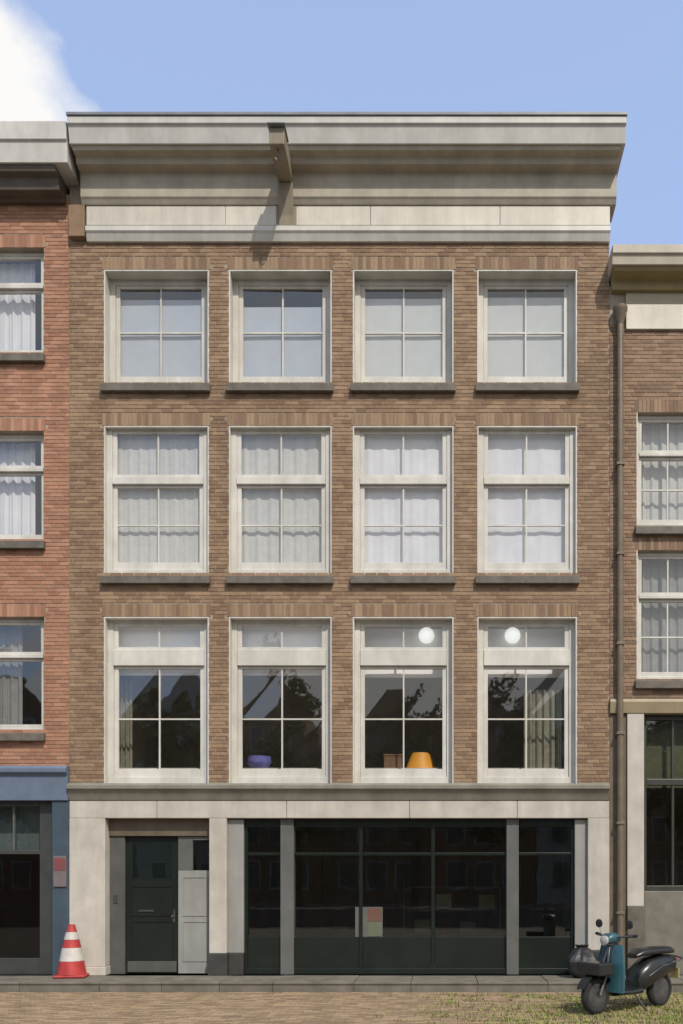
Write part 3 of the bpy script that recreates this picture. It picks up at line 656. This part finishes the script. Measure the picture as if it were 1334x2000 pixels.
MB().tube([(.60,.06,.24),(.46,.06,.55),(.36,0,.86)], .022).tube([(.60,-.06,.24),(.46,-.06,.55),(.36,0,.86)], .022).build('fork', M['metal'], sc, smooth=True)
loft([(.20,.94,.05,.035),(.30,.955,.10,.065),(.40,.945,.09,.07),(.46,.92,.05,.04)], 'headset', Mteal)
hbm = MB().tube([(.24,-.34,.99),(.30,-.22,.98),(.33,0,.95),(.30,.22,.98),(.24,.34,.99)], .014).build('handlebar', M['metal'], sc, smooth=True)
for s_ in (-1, 1):
    MB().tube([(.235,s_*.35,.992),(.275,s_*.23,.983)], .021).build('grip', Mrub, hbm, smooth=True)
    MB().tube([(.30,s_*.2,.98),(.28,s_*.25,1.10)], .006).build('mirror_stem', M['metal'], hbm, smooth=True)
    MB().lathe([(.01,-.012),(.055,-.01),(.055,.008),(.01,.01)], (.28,s_*.26,1.13), 16, 'x').build('mirror', Mblk, hbm, smooth=True)
MB().lathe([(.02,-.02),(.06,-.015),(.065,.02),(.03,.035)], (.45,0,.925), 18, 'x').build('headlight', mat('headlight lens', (.5,.5,.48), None, 5, .1), sc, smooth=True)
MB().box(.48, .76, -.20, .20, .50, .66).build('front_box', Mblk, sc, bevel=.02)
MB().tube([(-.9,0,.62),(-.95,0,.60)], [.035,.03]).build('tail_light', mat('tail light red', (.4,.02,.02), None, 5, .2), sc, smooth=True)
MB().tube([(-.30,-.16,.25),(-.55,-.17,.28),(-.85,-.17,.34)], [.025,.045,.045]).build('exhaust', M['metal'], sc, smooth=True)
MB().tube([(.02,.12,.22),(-.10,.22,.004)], .012).build('side_stand', M['metal'], sc, smooth=True)
MB().box(-.90, -.885, -.10, .10, .36, .50).build('number_plate', mat('pale plate', (.5,.45,.2), None, 5, .4), sc, bevel=.003)
MB().tube([(-.70,.17,.60),(-.45,.185,.56),(-.22,.16,.44)], .008).tube([(-.70,-.17,.60),(-.45,-.185,.56),(-.22,-.16,.44)], .008).build('trim_strip', M['metal'], sc, smooth=True)
MB().tube([(.33,.05,.93),(.42,.10,.80),(.46,.07,.62),(.52,.05,.40)], .006).tube([(.33,-.05,.93),(.43,-.09,.82),(.46,-.07,.62)], .005).build('cable', Mrub, sc, smooth=True)
MB().tube([(-.62,-.20,.60),(-.86,-.20,.64),(-.93,0,.66),(-.86,.20,.64),(-.62,.20,.60)], .010).build('rear_rack', M['metal'], sc, smooth=True)
# ================================================ rubbish bags at the right pier
Mbag = mat('black bin bag plastic', (.022,.023,.025), (.014,.014,.016), 5, .5, 1.0, 14)
def bag(px, y, r, h, seed, label):
    q = random.Random(seed); g = MB(); n, m_ = 22, 14; ph = [q.uniform(0,6.28) for _ in range(6)]
    def P(i, j):
        a = 2*math.pi*(i % n)/n; v = j/m_
        rad = r*(math.sin(math.pi*min(1, v*.93+.07)**.8)**.55 if v < .86 else .20+.25*(v-.86)/.14)
        rad *= 1+.10*math.sin(3*a+ph[0]+4*v)+.06*math.sin(7*a+ph[1]-5*v)+.05*math.sin(5*v*3+ph[2]+a)
        return (rad*math.cos(a), rad*math.sin(a)*.85, h*v)
    for i in range(n):
        for j in range(m_): g.quad(P(i,j), P(i+1,j), P(i+1,j+1), P(i,j+1))
    g.quad(*[P(i,0) for i in range(n)])
    o = g.build('rubbish_bag', Mbag); o.location = (X(px,y), y, .153); o.rotation_euler.z = q.uniform(0,6)
    tag(o, label, 'rubbish bag', 'rubbish bags by the right pier')
bag(1138, -.33, .25, .52, 3, 'taller black rubbish bag leaning by the right pier of the tall house')
bag(1183, -.42, .22, .40, 8, 'smaller black rubbish bag between the pier and the scooter')
# ================================================ weeds between the clinkers
g = MB(); rw = random.Random(12)
for _ in range(380):
    u = rw.random()**.5
    yy = -1.02 - 3.4*rw.random(); cx_ = X(700 + 690*u, yy)
    if cx_ > 5.3: continue
    big = rw.uniform(.03,.13)*(.5+u)
    for b in range(int(260*big)+4):
        bx, by = cx_+rw.gauss(0,big*1.5), yy+rw.gauss(0,big*.6)
        by = -.96 - round((-.96-by)/.072)*.072 + rw.gauss(0,.012)      # they root in the joints
        a = rw.uniform(0, 6.28); h = rw.uniform(.010,.045); s_ = rw.uniform(.006,.02); w_ = rw.uniform(.005,.011)
        dx, dy = math.cos(a), math.sin(a)
        g.v += [(bx-dy*w_, by+dx*w_, -.004), (bx+dy*w_, by-dx*w_, -.004), (bx+dx*s_*2, by+dy*s_*2, h)]
        i = len(g.v); g.f.append((i-3,i-2,i-1)); g.t.append(rw.random())
wd = g.build('weeds', mat('yellow green weeds', (.27,.29,.06), (.10,.13,.03), 10, .7, tone=True), fix=False); wd['kind'] = 'stuff'
wd['label'] = 'yellow green weeds and moss between the clinkers beside the scooter'; wd['category'] = 'weeds'
# ================================================ houses across the canal (seen only in the window glass)
rx = random.Random(31); x = -42; k = 0
cols_ = [M['brick'], M['brick_tan'], M['brick'], M['stonewhite']]
sides = ['brown brick','tan brick','brown brick','pale plastered']
while x < 40:
    w = rx.uniform(6.5, 9); h = rx.uniform(12.0, 15.0)
    t = empty('opposite_house', (x, -50, 0), 0)
    wo = MB().box(0, w-.05, -8, 0, 0, h).build('wall', cols_[k%4], t)
    MB().extr([(0,h+.003),(w-.05,h+.003),(w*.75,h+1.6),(w*.62,h+3),(w*.38,h+3),(w*.25,h+1.6)], -.4, 0).build('gable', cols_[k%4], t)
    g = MB()
    for r_ in range(4):
        for c in range(3):
            a = .8 + c*(w-1.6)/3; g.box(a+.3, a+(w-1.6)/3-.3, .003, .05, 1.0+r_*3.4, 3.1+r_*3.4)
    q = g.build('window_frame', M['white'], t)
    g = MB()
    for r_ in range(4):
        for c in range(3):
            a = .8 + c*(w-1.6)/3; g.box(a+.4, a+(w-1.6)/3-.4, .053, .06, 1.1+r_*3.4, 3.0+r_*3.4)
    q = g.build('window_pane', M['greypaint'], t)
    ords = ['first','second','third','fourth','fifth','sixth','seventh','eighth','ninth','tenth','eleventh','twelfth','thirteenth']
    tag(t, '%s gabled house across the canal, %s from the left, mirrored in the glass' % (sides[k%4], ords[k]), 'house', 'houses across the canal')
    x += w; k += 1

Mbark = mat('elm bark', (.10,.085,.065), (.06,.05,.04), 8, .9, .5, 30)
Mleaf = mat('elm leaves', (.075,.10,.03), (.035,.055,.015), 1.5, .7, tone=True)
x = -27; k = 0
while x < 30:
    q = random.Random(90+k); H = q.uniform(11.5, 15.0)
    t = empty('elm_tree', (x, -38.5+q.uniform(-.4,.4), 0))
    tag(t, 'leafy elm tree on the far quay, %s from the left, mirrored in the glass' % ords[k], 'tree', 'trees across the canal')
    g = MB(); g.tube([(0,0,0),(.1,0,2.5),(-.05,.05,H*.45),(.1,0,H*.75)], [.30,.24,.18,.06])
    tips = []
    for b in range(9):
        a = q.uniform(0,6.28); z0 = H*q.uniform(.25,.5); L_ = q.uniform(1.6,3.0); tip = (math.cos(a)*L_, math.sin(a)*L_, min(z0+q.uniform(1.5,4.5), H-1))
        g.tube([(0,0,z0),(tip[0]*.5,tip[1]*.5,z0+(tip[2]-z0)*.6),tip], [.10,.06,.025], 6); tips.append(tip)
    g.build('trunk', Mbark, t, smooth=True)
    g = MB(); tips += [(0,0,H*.75),(.5,.3,H*.85),(-.6,0,H*.88)]
    for c in range(75):
        b = tips[q.randrange(len(tips))]; cc = (b[0]+q.gauss(0,.8), b[1]+q.gauss(0,.8), b[2]+q.gauss(0,.9)); rad = q.uniform(.5,1.0); tn = q.random()
        for l_ in range(70):
            p = Vector((q.gauss(0,1),q.gauss(0,1),q.gauss(0,.8))).normalized()*rad*q.uniform(.5,1); n_ = Vector((q.gauss(0,1),q.gauss(0,1),q.gauss(0,1))).normalized(); u = n_.orthogonal().normalized()*.16; w_ = n_.cross(u)
            p = p+Vector(cc); g.quad(p-u, p+w_*.7, p+u, p-w_*.7, t=tn)
    g.build('crown', Mleaf, t, fix=False)
    x += q.uniform(5.5,7.5); k += 1
